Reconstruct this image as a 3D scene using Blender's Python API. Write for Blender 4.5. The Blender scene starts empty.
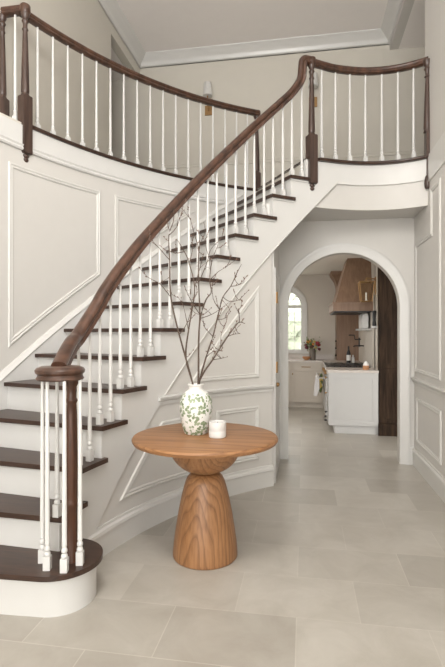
import bpy, bmesh, math, random
from mathutils import Vector, Matrix, noise
random.seed(7)
SC = bpy.context.scene
COL = SC.collection
PI = math.pi
# ---------------------------------------------------------------- camera, light, exposure
TH = math.radians(9.636)
cam_d = bpy.data.cameras.new('camera'); cam = bpy.data.objects.new('camera', cam_d); COL.objects.link(cam)
cam.location = (0, 0, 1.45); cam.rotation_euler = (PI/2, 0, TH)
cam_d.sensor_fit = 'VERTICAL'; cam_d.sensor_height = 36; cam_d.lens = 480/667*36
cam_d.clip_start = .05; cam_d.clip_end = 200
SC.camera = cam
SC.view_settings.view_transform = 'Standard'; SC.view_settings.look = 'None'
SC.view_settings.gamma = 1; SC.view_settings.use_curve_mapping = False
SC.view_settings.exposure = -0.09
w = bpy.data.worlds.new('world'); SC.world = w; w.use_nodes = True
w.node_tree.nodes['Background'].inputs[0].default_value = (1, .985, .95, 1)
w.node_tree.nodes['Background'].inputs[1].default_value = 5.5
def area(name, loc, rot, sx, sy, power, col):
    l = bpy.data.lights.new(name, 'AREA'); l.shape = 'RECTANGLE'; l.size = sx; l.size_y = sy
    l.energy = power; l.color = col
    o = bpy.data.objects.new(name, l); COL.objects.link(o); o.location = loc; o.rotation_euler = rot
    return o
area('daylight_front', (-.65, -2.35, 2.6), (math.radians(102), 0, 0), 3.0, 4.4, 56, (1, .985, .955))   # entry glazing behind the camera
def point_fill(loc, power, r, col):
    l = bpy.data.lights.new('foyer_fill_light', 'POINT'); l.energy = power; l.shadow_soft_size = r; l.color = col
    o = bpy.data.objects.new('foyer_fill_light', l); COL.objects.link(o); o.location = loc
point_fill((-.6, 1.1, 3.9), 215, .45, (1, .98, .945))                                            # unseen point light added to brighten the ceiling and upper foyer
area('kitchen_side_fill', (-1.9, 8.0, 1.75), (0, math.radians(-90), 0), 1.5, 2.6, 24, (1, .955, .9))  # added fill from the kitchen's left side, no window stands there
area('kitchen_top_fill', (-.6, 7.2, 2.6), (0, 0, 0), 1.0, 1.6, 11, (1, .94, .86))  # added downward fill under the kitchen ceiling, no lamp modelled
# ---------------------------------------------------------------- geometry constants
CX, CY, PHI0, DK = 1.5926, 2.3097, 3.2319, .0738     # centre of the curved stair, angle of step zero, angle per step
RIS = .21324; H = 15*RIS
R_IN, R_NOSE, R_WALL = 2.955, 2.925, 4.11
Z_CEIL = 5.73
def ang(k): return PHI0 - DK*k
def P(r, k, z=0.0): return Vector((CX + r*math.cos(ang(k)), CY + r*math.sin(ang(k)), z))
def rofs(k): return -.27*((k-16.5)/4.2)**2.5 if k > 16.5 else 0.0     # the right balcony curves back towards the foyer
def PB(r, k, z=0.0): return P(r + rofs(k), k, z)
def frange(a, b, n): return [a + (b-a)*i/n for i in range(n+1)]
# ---------------------------------------------------------------- materials
def new_mat(name):
    m = bpy.data.materials.new(name); m.use_nodes = True
    nt = m.node_tree; b = nt.nodes['Principled BSDF']; return m, nt, b
def N(nt, t, **kw):
    n = nt.nodes.new(t)
    for k, v in kw.items():
        if k.startswith('i_'): n.inputs[k[2:].replace('_', ' ')].default_value = v
        else: setattr(n, k, v)
    return n
def lk(nt, a, b): nt.links.new(a, b)
def paint(name, c, rough=.5, var=.02, bump=.03, scale=9):
    m, nt, b = new_mat(name); b.inputs['Roughness'].default_value = rough
    tc = N(nt, 'ShaderNodeTexCoord'); n1 = N(nt, 'ShaderNodeTexNoise', i_Scale=scale, i_Detail=3.0)
    lk(nt, tc.outputs['Object'], n1.inputs['Vector'])
    r = N(nt, 'ShaderNodeMixRGB'); r.inputs[1].default_value = (*[x*(1-var) for x in c], 1); r.inputs[2].default_value = (*[min(1, x*(1+var)) for x in c], 1)
    lk(nt, n1.outputs['Fac'], r.inputs[0]); lk(nt, r.outputs[0], b.inputs['Base Color'])
    if bump:
        n2 = N(nt, 'ShaderNodeTexNoise', i_Scale=160.0); lk(nt, tc.outputs['Object'], n2.inputs['Vector'])
        bp = N(nt, 'ShaderNodeBump', i_Strength=bump, i_Distance=.002); lk(nt, n2.outputs['Fac'], bp.inputs['Height']); lk(nt, bp.outputs[0], b.inputs['Normal'])
    return m
def plain(name, c, rough=.4, metal=0.0, **kw):
    m, nt, b = new_mat(name); b.inputs['Roughness'].default_value = rough; b.inputs['Metallic'].default_value = metal
    tc = N(nt, 'ShaderNodeTexCoord'); n1 = N(nt, 'ShaderNodeTexNoise', i_Scale=25.0, i_Detail=2.0); lk(nt, tc.outputs['Object'], n1.inputs['Vector'])
    r = N(nt, 'ShaderNodeMixRGB'); r.inputs[1].default_value = (*[x*.93 for x in c], 1); r.inputs[2].default_value = (*[min(1, x*1.05) for x in c], 1)
    lk(nt, n1.outputs['Fac'], r.inputs[0]); lk(nt, r.outputs[0], b.inputs['Base Color'])
    for k, v in kw.items(): b.inputs[k.replace('_', ' ')].default_value = v
    return m
def wood(name, dark, light, stretch=(1, 14, 14), rough=.35, scale=3.0, contrast=(.3, .7), bump=.08):
    m, nt, b = new_mat(name); b.inputs['Roughness'].default_value = rough
    tc = N(nt, 'ShaderNodeTexCoord'); mp = N(nt, 'ShaderNodeMapping'); mp.inputs['Scale'].default_value = stretch
    lk(nt, tc.outputs['Object'], mp.inputs['Vector'])
    n1 = N(nt, 'ShaderNodeTexNoise', i_Scale=scale, i_Detail=6.0, i_Roughness=.6); n1.inputs['Distortion'].default_value = .4
    lk(nt, mp.outputs[0], n1.inputs['Vector'])
    cr = N(nt, 'ShaderNodeValToRGB'); cr.color_ramp.elements[0].position = contrast[0]; cr.color_ramp.elements[1].position = contrast[1]
    cr.color_ramp.elements[0].color = (*dark, 1); cr.color_ramp.elements[1].color = (*light, 1)
    lk(nt, n1.outputs['Fac'], cr.inputs[0]); lk(nt, cr.outputs[0], b.inputs['Base Color'])
    bp = N(nt, 'ShaderNodeBump', i_Strength=bump, i_Distance=.003); lk(nt, n1.outputs['Fac'], bp.inputs['Height']); lk(nt, bp.outputs[0], b.inputs['Normal'])
    return m
def oak(name, axis, ring=26.0, off=(.35, .2, 0), squash=.14, wob=.16, seedv=0.0):
    # flat-sawn figure: growth rings of a slowly leaning trunk, cut by the surface
    m, nt, b = new_mat(name); b.inputs['Roughness'].default_value = .42
    ai = 'XYZ'.index(axis); oth = [q for q in (0, 1, 2) if q != ai]
    tc = N(nt, 'ShaderNodeTexCoord'); mp = N(nt, 'ShaderNodeMapping'); mp.inputs['Location'].default_value = off
    sc = [1, 1, 1]; sc[ai] = squash; mp.inputs['Scale'].default_value = sc
    lk(nt, tc.outputs['Object'], mp.inputs['Vector'])
    nz = N(nt, 'ShaderNodeTexNoise', i_Scale=3.0, i_Detail=2.0); lk(nt, mp.outputs[0], nz.inputs['Vector'])
    ln = N(nt, 'ShaderNodeVectorMath', operation='LENGTH'); lk(nt, mp.outputs[0], ln.inputs[0])
    mul = N(nt, 'ShaderNodeMath', operation='MULTIPLY_ADD'); lk(nt, nz.outputs['Fac'], mul.inputs[0]); mul.inputs[1].default_value = wob; lk(nt, ln.outputs['Value'], mul.inputs[2])
    m2 = N(nt, 'ShaderNodeMath', operation='MULTIPLY'); lk(nt, mul.outputs[0], m2.inputs[0]); m2.inputs[1].default_value = ring
    fr = N(nt, 'ShaderNodeMath', operation='FRACT'); lk(nt, m2.outputs[0], fr.inputs[0])
    mp2 = N(nt, 'ShaderNodeMapping'); sc = [70, 70, 70]; sc[ai] = 2.5; mp2.inputs['Scale'].default_value = sc; lk(nt, tc.outputs['Object'], mp2.inputs['Vector'])
    fine = N(nt, 'ShaderNodeTexNoise', i_Scale=1.0, i_Detail=3.0); lk(nt, mp2.outputs[0], fine.inputs['Vector'])
    cr = N(nt, 'ShaderNodeValToRGB'); e = cr.color_ramp.elements
    e[0].position = 0; e[0].color = (.20, .092, .037, 1); e[1].position = .95; e[1].color = (.27, .128, .053, 1)
    x = e.new(.25); x.color = (.36, .18, .079, 1); x = e.new(.7); x.color = (.325, .16, .068, 1)
    lk(nt, fr.outputs[0], cr.inputs[0])
    mx = N(nt, 'ShaderNodeMixRGB', blend_type='MULTIPLY'); mx.inputs[0].default_value = .8
    cr2 = N(nt, 'ShaderNodeValToRGB'); cr2.color_ramp.elements[0].color = (.70, .64, .58, 1); cr2.color_ramp.elements[0].position = .3; cr2.color_ramp.elements[1].color = (1, 1, 1, 1); cr2.color_ramp.elements[1].position = .6
    lk(nt, fine.outputs['Fac'], cr2.inputs[0]); lk(nt, cr.outputs[0], mx.inputs[1]); lk(nt, cr2.outputs[0], mx.inputs[2]); lk(nt, mx.outputs[0], b.inputs['Base Color'])
    bp = N(nt, 'ShaderNodeBump', i_Strength=.1, i_Distance=.002); lk(nt, fine.outputs['Fac'], bp.inputs['Height']); lk(nt, bp.outputs[0], b.inputs['Normal'])
    return m
M = {}
M['wall'] = paint('warm_grey_wall_paint', (.585, .566, .538))
M['upper'] = paint('beige_upper_wall_paint', (.59, .56, .50))
M['ceil'] = paint('ceiling_paint', (.86, .82, .80))
M['trim'] = paint('white_trim_paint', (.615, .605, .585), rough=.32, bump=0)
M['frame'] = paint('panel_moulding_paint', (.60, .587, .56), rough=.4, bump=0)
M['stringer'] = paint('white_stringer_paint', (.625, .617, .60), rough=.4, bump=0)
M['bal'] = paint('white_baluster_paint', (.64, .632, .615), rough=.28, bump=0)
M['kwall'] = paint('kitchen_wall_paint', (.50, .455, .395))
M['kceil'] = paint('kitchen_ceiling_paint', (.72, .68, .62))
M['cab'] = paint('cabinet_paint', (.46, .452, .44), rough=.35, bump=0)
M['cab2'] = paint('back_cabinet_paint', (.52, .47, .41), rough=.4, bump=0)
M['stone'] = paint('counter_stone', (.55, .50, .46), rough=.25, var=.1, bump=0, scale=30)
M['walnut'] = wood('walnut_rail', (.030, .0145, .0095), (.112, .054, .034), stretch=(3, 3, 1.2), rough=.3, scale=5)
M['tread'] = wood('dark_tread', (.022, .010, .0065), (.060, .030, .019), stretch=(2, 22, 22), rough=.36, scale=2.5)
M['newelw'] = wood('walnut_newel', (.035, .020, .015), (.092, .055, .042), stretch=(16, 16, 1.2), rough=.35, scale=2)
M['newelr'] = wood('red_walnut_newel', (.034, .013, .007), (.10, .040, .020), stretch=(16, 16, 1.2), rough=.3, scale=2)
M['pantry'] = wood('dark_pantry_wood', (.010, .006, .004), (.060, .036, .022), stretch=(9, 9, .9), rough=.75, scale=2.5)
M['pantry'].node_tree.nodes['Principled BSDF'].inputs['Specular IOR Level'].default_value = .15
M['hood'] = wood('hood_wood', (.165, .095, .058), (.235, .145, .092), stretch=(12, 12, 1), rough=.5, scale=2)
M['brass'] = plain('brass', (.33, .20, .09), .4, .75)
M['black'] = plain('black_metal', (.012, .012, .013), .4, .3)
M['steel'] = plain('range_steel', (.50, .49, .475), .4, .3)
M['ceramic'] = plain('white_ceramic', (.66, .65, .63), .35)
M['oak_top'] = oak('oak_table_top', 'X', ring=40, off=(0, .1, .05), squash=.1, wob=.2)
M['oak_base'] = oak('oak_table_base', 'Z', ring=52, off=(.02, .17, .055), squash=.17, wob=.27)
M['twig'] = plain('twig_bark', (.085, .058, .042), .7)
M['bud'] = plain('bud', (.16, .10, .075), .7)
M['glass'] = plain('window_glass', (1, 1, 1), 0.0, 0, Transmission_Weight=1.0, IOR=1.01)
def tile_mat():
    m, nt, b = new_mat('limestone_tiles')
    tc = N(nt, 'ShaderNodeTexCoord'); mp = N(nt, 'ShaderNodeMapping'); mp.inputs['Location'].default_value = (.0375 + 6.35, -2.48 + 4.15*2, 0)
    lk(nt, tc.outputs['Object'], mp.inputs['Vector'])
    br = N(nt, 'ShaderNodeTexBrick'); br.offset = .5; br.offset_frequency = 2; br.squash = 1
    for k, v in {'Scale': 1.0, 'Mortar Size': .003, 'Mortar Smooth': .3, 'Bias': 0.0, 'Brick Width': .635, 'Row Height': .415}.items(): br.inputs[k].default_value = v
    br.inputs['Color1'].default_value = (.39, .363, .322, 1); br.inputs['Color2'].default_value = (.525, .497, .45, 1); br.inputs['Mortar'].default_value = (.515, .487, .44, 1)
    lk(nt, mp.outputs[0], br.inputs['Vector'])
    n1 = N(nt, 'ShaderNodeTexNoise', i_Scale=3.5, i_Detail=8.0, i_Roughness=.62); n1.inputs['Distortion'].default_value = .6; lk(nt, tc.outputs['Object'], n1.inputs['Vector'])
    cr = N(nt, 'ShaderNodeValToRGB'); cr.color_ramp.elements[0].position = .3; cr.color_ramp.elements[0].color = (.80, .785, .76, 1); cr.color_ramp.elements[1].position = .7; cr.color_ramp.elements[1].color = (1.0, 1.0, 1.0, 1)
    lk(nt, n1.outputs['Fac'], cr.inputs[0])
    mx = N(nt, 'ShaderNodeMixRGB', blend_type='MULTIPLY'); mx.inputs[0].default_value = 1; lk(nt, br.outputs['Color'], mx.inputs[1]); lk(nt, cr.outputs[0], mx.inputs[2]); lk(nt, mx.outputs[0], b.inputs['Base Color'])
    n3 = N(nt, 'ShaderNodeMath', operation='MULTIPLY_ADD'); lk(nt, n1.outputs['Fac'], n3.inputs[0]); n3.inputs[1].default_value = .25; n3.inputs[2].default_value = .25; lk(nt, n3.outputs[0], b.inputs['Roughness'])
    sb = N(nt, 'ShaderNodeMath', operation='SUBTRACT'); lk(nt, n1.outputs['Fac'], sb.inputs[0]); lk(nt, br.outputs['Fac'], sb.inputs[1])
    bp = N(nt, 'ShaderNodeBump', i_Strength=.12, i_Distance=.004); lk(nt, sb.outputs[0], bp.inputs['Height']); lk(nt, bp.outputs[0], b.inputs['Normal'])
    return m
M['tile'] = tile_mat()
def vase_mat():
    m, nt, b = new_mat('vine_patterned_ceramic'); b.inputs['Roughness'].default_value = .3
    tc = N(nt, 'ShaderNodeTexCoord')
    nz = N(nt, 'ShaderNodeTexNoise', i_Scale=14.0); lk(nt, tc.outputs['Object'], nz.inputs['Vector'])
    ad = N(nt, 'ShaderNodeMixRGB', blend_type='ADD'); ad.inputs[0].default_value = .035; lk(nt, tc.outputs['Object'], ad.inputs[1]); lk(nt, nz.outputs['Color'], ad.inputs[2])
    vo = N(nt, 'ShaderNodeTexVoronoi', i_Scale=48.0); lk(nt, ad.outputs[0], vo.inputs['Vector'])
    lt = N(nt, 'ShaderNodeMath', operation='LESS_THAN'); lk(nt, vo.outputs['Distance'], lt.inputs[0]); lt.inputs[1].default_value = .5
    n2 = N(nt, 'ShaderNodeTexNoise', i_Scale=13.0, i_Detail=2.0); lk(nt, tc.outputs['Object'], n2.inputs['Vector'])
    gt = N(nt, 'ShaderNodeMath', operation='GREATER_THAN'); lk(nt, n2.outputs['Fac'], gt.inputs[0]); gt.inputs[1].default_value = .42
    an = N(nt, 'ShaderNodeMath', operation='MULTIPLY'); lk(nt, lt.outputs[0], an.inputs[0]); lk(nt, gt.outputs[0], an.inputs[1])
    sp = N(nt, 'ShaderNodeSeparateXYZ'); lk(nt, tc.outputs['Object'], sp.inputs[0])
    lo = N(nt, 'ShaderNodeMath', operation='LESS_THAN'); lk(nt, sp.outputs['Z'], lo.inputs[0]); lo.inputs[1].default_value = .27
    a2 = N(nt, 'ShaderNodeMath', operation='MULTIPLY'); lk(nt, an.outputs[0], a2.inputs[0]); lk(nt, lo.outputs[0], a2.inputs[1])
    gr = N(nt, 'ShaderNodeMixRGB'); gr.inputs[1].default_value = (.10, .155, .065, 1); gr.inputs[2].default_value = (.40, .46, .32, 1); lk(nt, vo.outputs['Color'], gr.inputs[0])
    mx = N(nt, 'ShaderNodeMixRGB'); mx.inputs[1].default_value = (.72, .71, .68, 1); lk(nt, gr.outputs[0], mx.inputs[2]); lk(nt, a2.outputs[0], mx.inputs[0]); lk(nt, mx.outputs[0], b.inputs['Base Color'])
    return m
M['vase'] = vase_mat()
# ---------------------------------------------------------------- mesh helpers
def link(name, bm, mat, parent=None, smooth=False, bevel=0, auto=None):
    if bevel:
        es = [e for e in bm.edges if len(e.link_faces) == 2 and e.calc_face_angle(0) > .6]
        if es: bmesh.ops.bevel(bm, geom=es, offset=bevel, segments=2, profile=.6, affect='EDGES', clamp_overlap=True)
    bmesh.ops.recalc_face_normals(bm, faces=bm.faces)
    me = bpy.data.meshes.new(name); bm.to_mesh(me); bm.free()
    o = bpy.data.objects.new(name, me); COL.objects.link(o)
    me.materials.append(mat)
    if smooth:
        for p in me.polygons: p.use_smooth = True
        try: me.set_sharp_from_angle(angle=auto or math.radians(35))
        except Exception: pass
    if parent: o.parent = parent; o.matrix_parent_inverse = Matrix.Translation(-parent.location)
    return o
def box(bm, x0, x1, y0, y1, z0, z1):
    vs = [bm.verts.new((x, y, z)) for z in (z0, z1) for x, y in ((x0, y0), (x1, y0), (x1, y1), (x0, y1))]
    for f in ((3, 2, 1, 0), (4, 5, 6, 7), (0, 1, 5, 4), (1, 2, 6, 5), (2, 3, 7, 6), (3, 0, 4, 7)): bm.faces.new([vs[i] for i in f])
    return vs
def hexa(bm, pts):
    vs = [bm.verts.new(p) for p in pts]
    for f in ((3, 2, 1, 0), (4, 5, 6, 7), (0, 1, 5, 4), (1, 2, 6, 5), (2, 3, 7, 6), (3, 0, 4, 7)): bm.faces.new([vs[i] for i in f])
def prism(bm, pts, z0, z1):
    lo = [bm.verts.new((p[0], p[1], z0)) for p in pts]; hi = [bm.verts.new((p[0], p[1], z1)) for p in pts]
    bm.faces.new(lo[::-1]); bm.faces.new(hi)
    n = len(pts)
    for i in range(n): bm.faces.new((lo[i], lo[(i+1) % n], hi[(i+1) % n], hi[i]))
def lathe(bm, prof, cx=0, cy=0, cz=0, seg=32, m=None):
    rings = []
    for r, z in prof:
        if r < 1e-5: rings.append([bm.verts.new((cx, cy, cz+z))])
        else: rings.append([bm.verts.new((cx + r*math.cos(2*PI*i/seg), cy + r*math.sin(2*PI*i/seg), cz+z)) for i in range(seg)])
    for a, b in zip(rings, rings[1:]):
        if len(a) == 1 and len(b) == 1: continue
        for i in range(seg):
            j = (i+1) % seg
            if len(a) == 1: bm.faces.new((a[0], b[j], b[i]))
            elif len(b) == 1: bm.faces.new((a[i], a[j], b[0]))
            else: bm.faces.new((a[i], a[j], b[j], b[i]))
    for rr, rev in ((rings[0], True), (rings[-1], False)):
        if len(rr) > 1: bm.faces.new(rr[::-1] if rev else rr)
def tube(bm, pts, rad, seg=8):
    pts = [Vector(p) for p in pts]; n = len(pts); rings = []
    ref = Vector((0, 0, 1))
    for i, p in enumerate(pts):
        t = (pts[min(i+1, n-1)] - pts[max(i-1, 0)]).normalized()
        if abs(t.dot(ref)) > .95: ref2 = Vector((1, 0, 0))
        else: ref2 = ref
        a = t.cross(ref2).normalized(); b = a.cross(t)
        r = rad[i] if isinstance(rad, (list, tuple)) else rad
        rings.append([bm.verts.new(p + a*r*math.cos(2*PI*j/seg) + b*r*math.sin(2*PI*j/seg)) for j in range(seg)])
    for a, b in zip(rings, rings[1:]):
        for i in range(seg): bm.faces.new((a[i], a[(i+1) % seg], b[(i+1) % seg], b[i]))
    bm.faces.new(rings[0][::-1]); bm.faces.new(rings[-1])
def sweep(bm, path, normals, prof, closed=False):
    # prof (a, b): a across the run (S = N x T), b out along the normal
    n = len(path); T = []
    for i in range(n if closed else n-1): T.append((path[(i+1) % n] - path[i]).normalized())
    rings = []
    for i in range(n):
        Nn = normals[i].normalized()
        if closed: t1, t2 = T[i-1], T[i]
        else: t1, t2 = T[max(i-1, 0)], T[min(i, n-2)]
        s1, s2 = Nn.cross(t1).normalized(), Nn.cross(t2).normalized()
        s = s1 + s2
        s = s.normalized(); c = max(.35, s.dot(s1)); s = s/c
        rings.append([bm.verts.new(path[i] + s*a + Nn*b) for a, b in prof])
    m = len(prof); rng = range(n) if closed else range(n-1)
    for i in rng:
        A, B = rings[i], rings[(i+1) % n]
        for j in range(m): bm.faces.new((A[j], A[(j+1) % m], B[(j+1) % m], B[j]))
    if not closed: bm.faces.new(rings[0][::-1]); bm.faces.new(rings[-1])
FRAME = [(-.022, 0), (-.022, .005), (-.013, .012), (-.002, .008), (.006, .014), (.016, .012), (.022, .004), (.022, 0)]
BASE = [(0, 0), (0, .020), (.145, .020), (.152, .030), (.172, .026), (.182, .012), (.198, .010), (.2, 0)]
CHAIR = [(-.045, 0), (-.045, .010), (-.02, .012), (-.012, .026), (0, .034), (.014, .036), (.02, .026), (.022, 0)]
def flip(prof): return [(-a, b) for a, b in prof]
def cyl_path(pts, r, closed=False, step=.4):
    P = PB
    out = []
    n = len(pts)
    for i in range(n if closed else n-1):
        (k0, z0), (k1, z1) = pts[i], pts[(i+1) % n]
        m = max(1, int(abs(k1-k0)/step + .5))
        for j in range(m): out.append((k0+(k1-k0)*j/m, z0+(z1-z0)*j/m))
    if not closed: out.append(pts[-1])
    return [P(r, k, z) for k, z in out], [Vector((-math.cos(ang(k)), -math.sin(ang(k)), 0)) for k, z in out]
def cyl_mould(name, pts, r, prof, mat, closed=False, parent=None, step=.4):
    bm = bmesh.new(); path, nn = cyl_path(pts, r, closed, step)
    sweep(bm, path, nn, prof, closed); return link(name, bm, mat, parent, smooth=True, auto=math.radians(28))
def cyl_sheet(bm, ks, r0, r1, z0, z1, P=None):
    P = P or PB
    # solid curved slab between radii; z0/z1 numbers or functions of k
    f0 = z0 if callable(z0) else (lambda k: z0); f1 = z1 if callable(z1) else (lambda k: z1)
    rings = [[bm.verts.new(P(r0, k, f0(k))), bm.verts.new(P(r0, k, f1(k))), bm.verts.new(P(r1, k, f1(k))), bm.verts.new(P(r1, k, f0(k)))] for k in ks]
    for A, B in zip(rings, rings[1:]):
        for j in range(4): bm.faces.new((A[j], A[(j+1) % 4], B[(j+1) % 4], B[j]))
    bm.faces.new(rings[0][::-1]); bm.faces.new(rings[-1])
def struct(o, label=None):
    o['kind'] = 'structure'
    if label: o['label'] = label
    return o
def thing(o, label, cat, group=None):
    o['label'] = label; o['category'] = cat
    if group: o['group'] = group
    return o
def empty(name, loc, label, cat, group=None):
    o = bpy.data.objects.new(name, None); COL.objects.link(o); o.location = loc; o.empty_display_size = .1
    return thing(o, label, cat, group)
# ================================================================ SETTING
bm = bmesh.new(); box(bm, -4.4, 3.2, -2.6, 10.4, -.12, 0)
struct(link('floor', bm, M['tile']), 'large beige stone floor tiles laid in a half-offset bond')
bm = bmesh.new(); box(bm, -4.4, 1.33, -2.6, 7.3, Z_CEIL, Z_CEIL+.12); box(bm, 1.325, 3.2, 5.0, 7.3, 5.495, 5.60); box(bm, -4.4, -2.64, 5.0, 7.3, 5.42, 5.55)
struct(link('ceiling', bm, M['ceil']), 'high foyer ceiling, pale warm white')
# straight left wall (tangent to the curved stair wall)
bm = bmesh.new(); XL = CX - R_WALL
box(bm, XL-.12, XL, -2.6, 2.31, 0, Z_CEIL); box(bm, XL-.12, XL, 2.31, 6.02, H, Z_CEIL); box(bm, XL-.12, XL, 6.02, 7.2, 5.42, Z_CEIL)
struct(link('wall_left', bm, M['upper']), 'tall beige wall at left of the upper gallery')
bm = bmesh.new(); cyl_sheet(bm, frange(.9, 15.25, 60), R_WALL, R_WALL+.1, 0, H-.04)
struct(link('wall_stair', bm, M['wall'], smooth=True), 'curved grey panelled wall behind the stair flight')
# right wall
XR = 1.205
bm = bmesh.new(); box(bm, XR, XR+.12, -2.6, 5.75, 0, H); box(bm, XR, XR+.12, -2.6, 5.126, H, Z_CEIL); box(bm, XR, XR+.12, 5.126, 7.2, 5.495, Z_CEIL)
struct(link('wall_right', bm, M['wall']), 'pale wall with panel mouldings at the right')
# front wall with entry glazing opening behind the camera
bm = bmesh.new(); box(bm, -4.0, -2.15, -2.72, -2.6, 0, Z_CEIL); box(bm, .85, 1.4, -2.72, -2.6, 0, Z_CEIL); box(bm, -2.15, .85, -2.72, -2.6, 4.9, Z_CEIL)
struct(link('wall_front', bm, M['wall']), 'wall around the entry glazing')
bm = bmesh.new(); box(bm, -4.4, 3.2, 7.15, 7.27, 2.95, Z_CEIL)
struct(link('wall_back', bm, M['upper']), 'beige back wall of the upper gallery')
bm = bmesh.new(); box(bm, -4.4, -4.28, 5.0, 7.2, H-.2, 5.5); box(bm, -4.4, -2.6, 4.95, 5.05, H-.2, 5.5)
struct(link('wall_hall_left', bm, M['upper']))
bm = bmesh.new(); box(bm, 3.08, 3.2, 5.0, 7.2, H-.2, 5.5); box(bm, 1.3, 3.2, 5.0, 5.12, H-.2, 5.5)
struct(link('wall_hall_right', bm, M['upper']))
# upper floor slab
def strips0(bm, pts, y1, z0, z1):
    for a, b in zip(pts, pts[1:]): hexa(bm, [(a.x, a.y, z0), (b.x, b.y, z0), (b.x, y1, z0), (a.x, y1, z0), (a.x, a.y, z1), (b.x, b.y, z1), (b.x, y1, z1), (a.x, y1, z1)])
bm = bmesh.new()
strips0(bm, [P(R_WALL+.002, k) for k in frange(1.4, 15, 40)], 7.15, H-.2, H-.004)
strips0(bm, [P(R_WALL+.002, 15), P(3.5, 15), P(R_IN+.02, 15)] + [PB(R_IN+.02, k) for k in frange(15.2, 20.85, 20)], 7.15, H-.2, H-.004)
box(bm, -4.3, XL+.02, 5.05, 7.15, H-.2, H-.004); box(bm, XR, 3.1, 5.13, 7.15, H-.2, H-.004)
struct(link('floor_upper', bm, M['upper']), 'upper gallery floor slab')
# soffits
def zbead(k): return .905 + .2185*(k-7.1)
bm = bmesh.new(); ks = frange(15.3, 20.8, 24)
def strips(bm, pts, y1, z0, z1):
    for a, b in zip(pts, pts[1:]): hexa(bm, [(a.x, a.y, z0), (b.x, b.y, z0), (b.x, y1, z0), (a.x, y1, z0), (a.x, a.y, z1), (b.x, b.y, z1), (b.x, y1, z1), (a.x, y1, z1)])
q = [PB(R_IN+.04, k) for k in ks]
strips(bm, [Vector((min(p.x, XR+.02), p.y, 0)) for p in q], 5.75, 2.735, 2.80)
strips(bm, [P(r, 15.3) for r in (4.05, 3.5, R_IN+.04)], 5.75, 2.737, 2.80)
cyl_sheet(bm, frange(12.6, 15.5, 12), R_IN+.02, 4.1, lambda k: min(2.75, zbead(k)+.01), lambda k: min(2.79, zbead(k)+.05))
struct(link('ceiling_vestibule', bm, M['wall']), 'flat soffit under the gallery in front of the arch')
# arch wall
AX, AR, AZ, AY = .435, .618, 1.75, 5.6
arc = [(AX - AR*math.cos(a), AZ + AR*math.sin(a)) for a in frange(0, PI, 40)]
bm = bmesh.new()
def arch_fill(bm, arc, y0, y1, ztop):
    for (x0, z0), (x1, z1) in zip(arc, arc[1:]): hexa(bm, [(x0, y0, z0), (x1, y0, z1), (x1, y1, z1), (x0, y1, z0), (x0, y0, ztop), (x1, y0, ztop), (x1, y1, ztop), (x0, y1, ztop)])
box(bm, -.45, AX-AR, AY, AY+.15, 0, 2.76); box(bm, AX+AR, XR, AY, AY+.15, 0, 2.76); arch_fill(bm, arc, AY, AY+.15, 2.76)
struct(link('wall_arch', bm, M['wall']), 'wall holding the arched opening to the kitchen')
path = [Vector((AX-AR, AY, 0))] + [Vector((x, AY, z)) for x, z in arc] + [Vector((AX+AR, AY, 0))]
CAS = [(-.004, -.02), (-.004, .016), (.014, .022), (.05, .022), (.07, .028), (.092, .034), (.104, .03), (.104, 0), (0, 0), (0, -.02)]
bm = bmesh.new(); sweep(bm, path, [Vector((0, -1, 0))]*len(path), CAS)
struct(link('trim_1', bm, M['trim'], smooth=True), 'rounded white casing around the kitchen arch')
# side wall beside the vestibule with a door in it
bm = bmesh.new(); box(bm, -.40, -.285, 4.62, 5.62, 0, 2.7)
struct(link('wall_side', bm, M['wall']))
bm = bmesh.new()
for k in (0,):
    path = [Vector((-.285, 4.70, 0)), Vector((-.285, 4.70, 2.06)), Vector((-.285, 5.46, 2.06)), Vector((-.285, 5.46, 0))]
    sweep(bm, path, [Vector((1, 0, 0))]*4, [(-.03, 0), (-.03, .018), (.03, .014), (.03, 0)])
struct(link('trim_2', bm, M['trim']))
d1 = bpy.data.objects.new('door_1', None); COL.objects.link(d1); d1.location = (-.28, 5.08, 0); struct(d1, 'narrow white closet door seen edge on beside the arch')
bm = bmesh.new(); box(bm, -.284, -.272, 4.735, 5.43, .01, 2.03); link('door_panel', bm, M['trim'], d1, bevel=.003)
for z in (1.80, 1.12):
    bm = bmesh.new(); tube(bm, [(-.262, 4.715, z-.055), (-.262, 4.715, z+.055)], .011, 10); box(bm, -.272, -.264, 4.70, 4.74, z-.05, z+.05); link('hinge', bm, M['brass'], d1)
bm = bmesh.new(); tube(bm, [(-.283, 4.775, .945), (-.265, 4.775, .945)], .009, 8)
bmesh.ops.create_uvsphere(bm, u_segments=14, v_segments=10, radius=.022, matrix=Matrix.Translation((-.258, 4.775, .945))); link('door_knob', bm, M['brass'], d1, smooth=True)
# panelled wall under the stair (inner curve)
K_END = 13.12
bm = bmesh.new(); cyl_sheet(bm, frange(2.9, K_END, 50), R_IN+.012, R_IN+.09, 0, lambda k: max(.02, zbead(k)-.009))
p0, p1 = P(R_IN+.012, K_END), P(R_IN+.09, K_END)
struct(link('wall_under_stair', bm, M['wall'], smooth=True), 'curved panelled wall under the staircase')
bm = bmesh.new(); box(bm, -.30, p0.x+.003, p0.y, 4.66, 0, 2.3); link_o = link('trim_3', bm, M['trim']); struct(link_o)
struct(cyl_mould('baseboard_stair', [(2.95, 0), (K_END+.03, 0)], R_IN+.012, BASE, M['trim']), 'tall white baseboard following the curved stair wall')
struct(cyl_mould('trim_4', [(7.02, .945), (K_END+.02, .945)], R_IN+.012, CHAIR, M['trim']), 'chair rail on the curved wall under the stair')
def zf(k): return zbead(k)
struct(cyl_mould('trim_5', [(12.33, 1.845), (12.33, 1.06), (8.95, 1.06)], R_IN+.012, FRAME, M['frame'], closed=True), 'triangular panel moulding under the stair')
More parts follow.
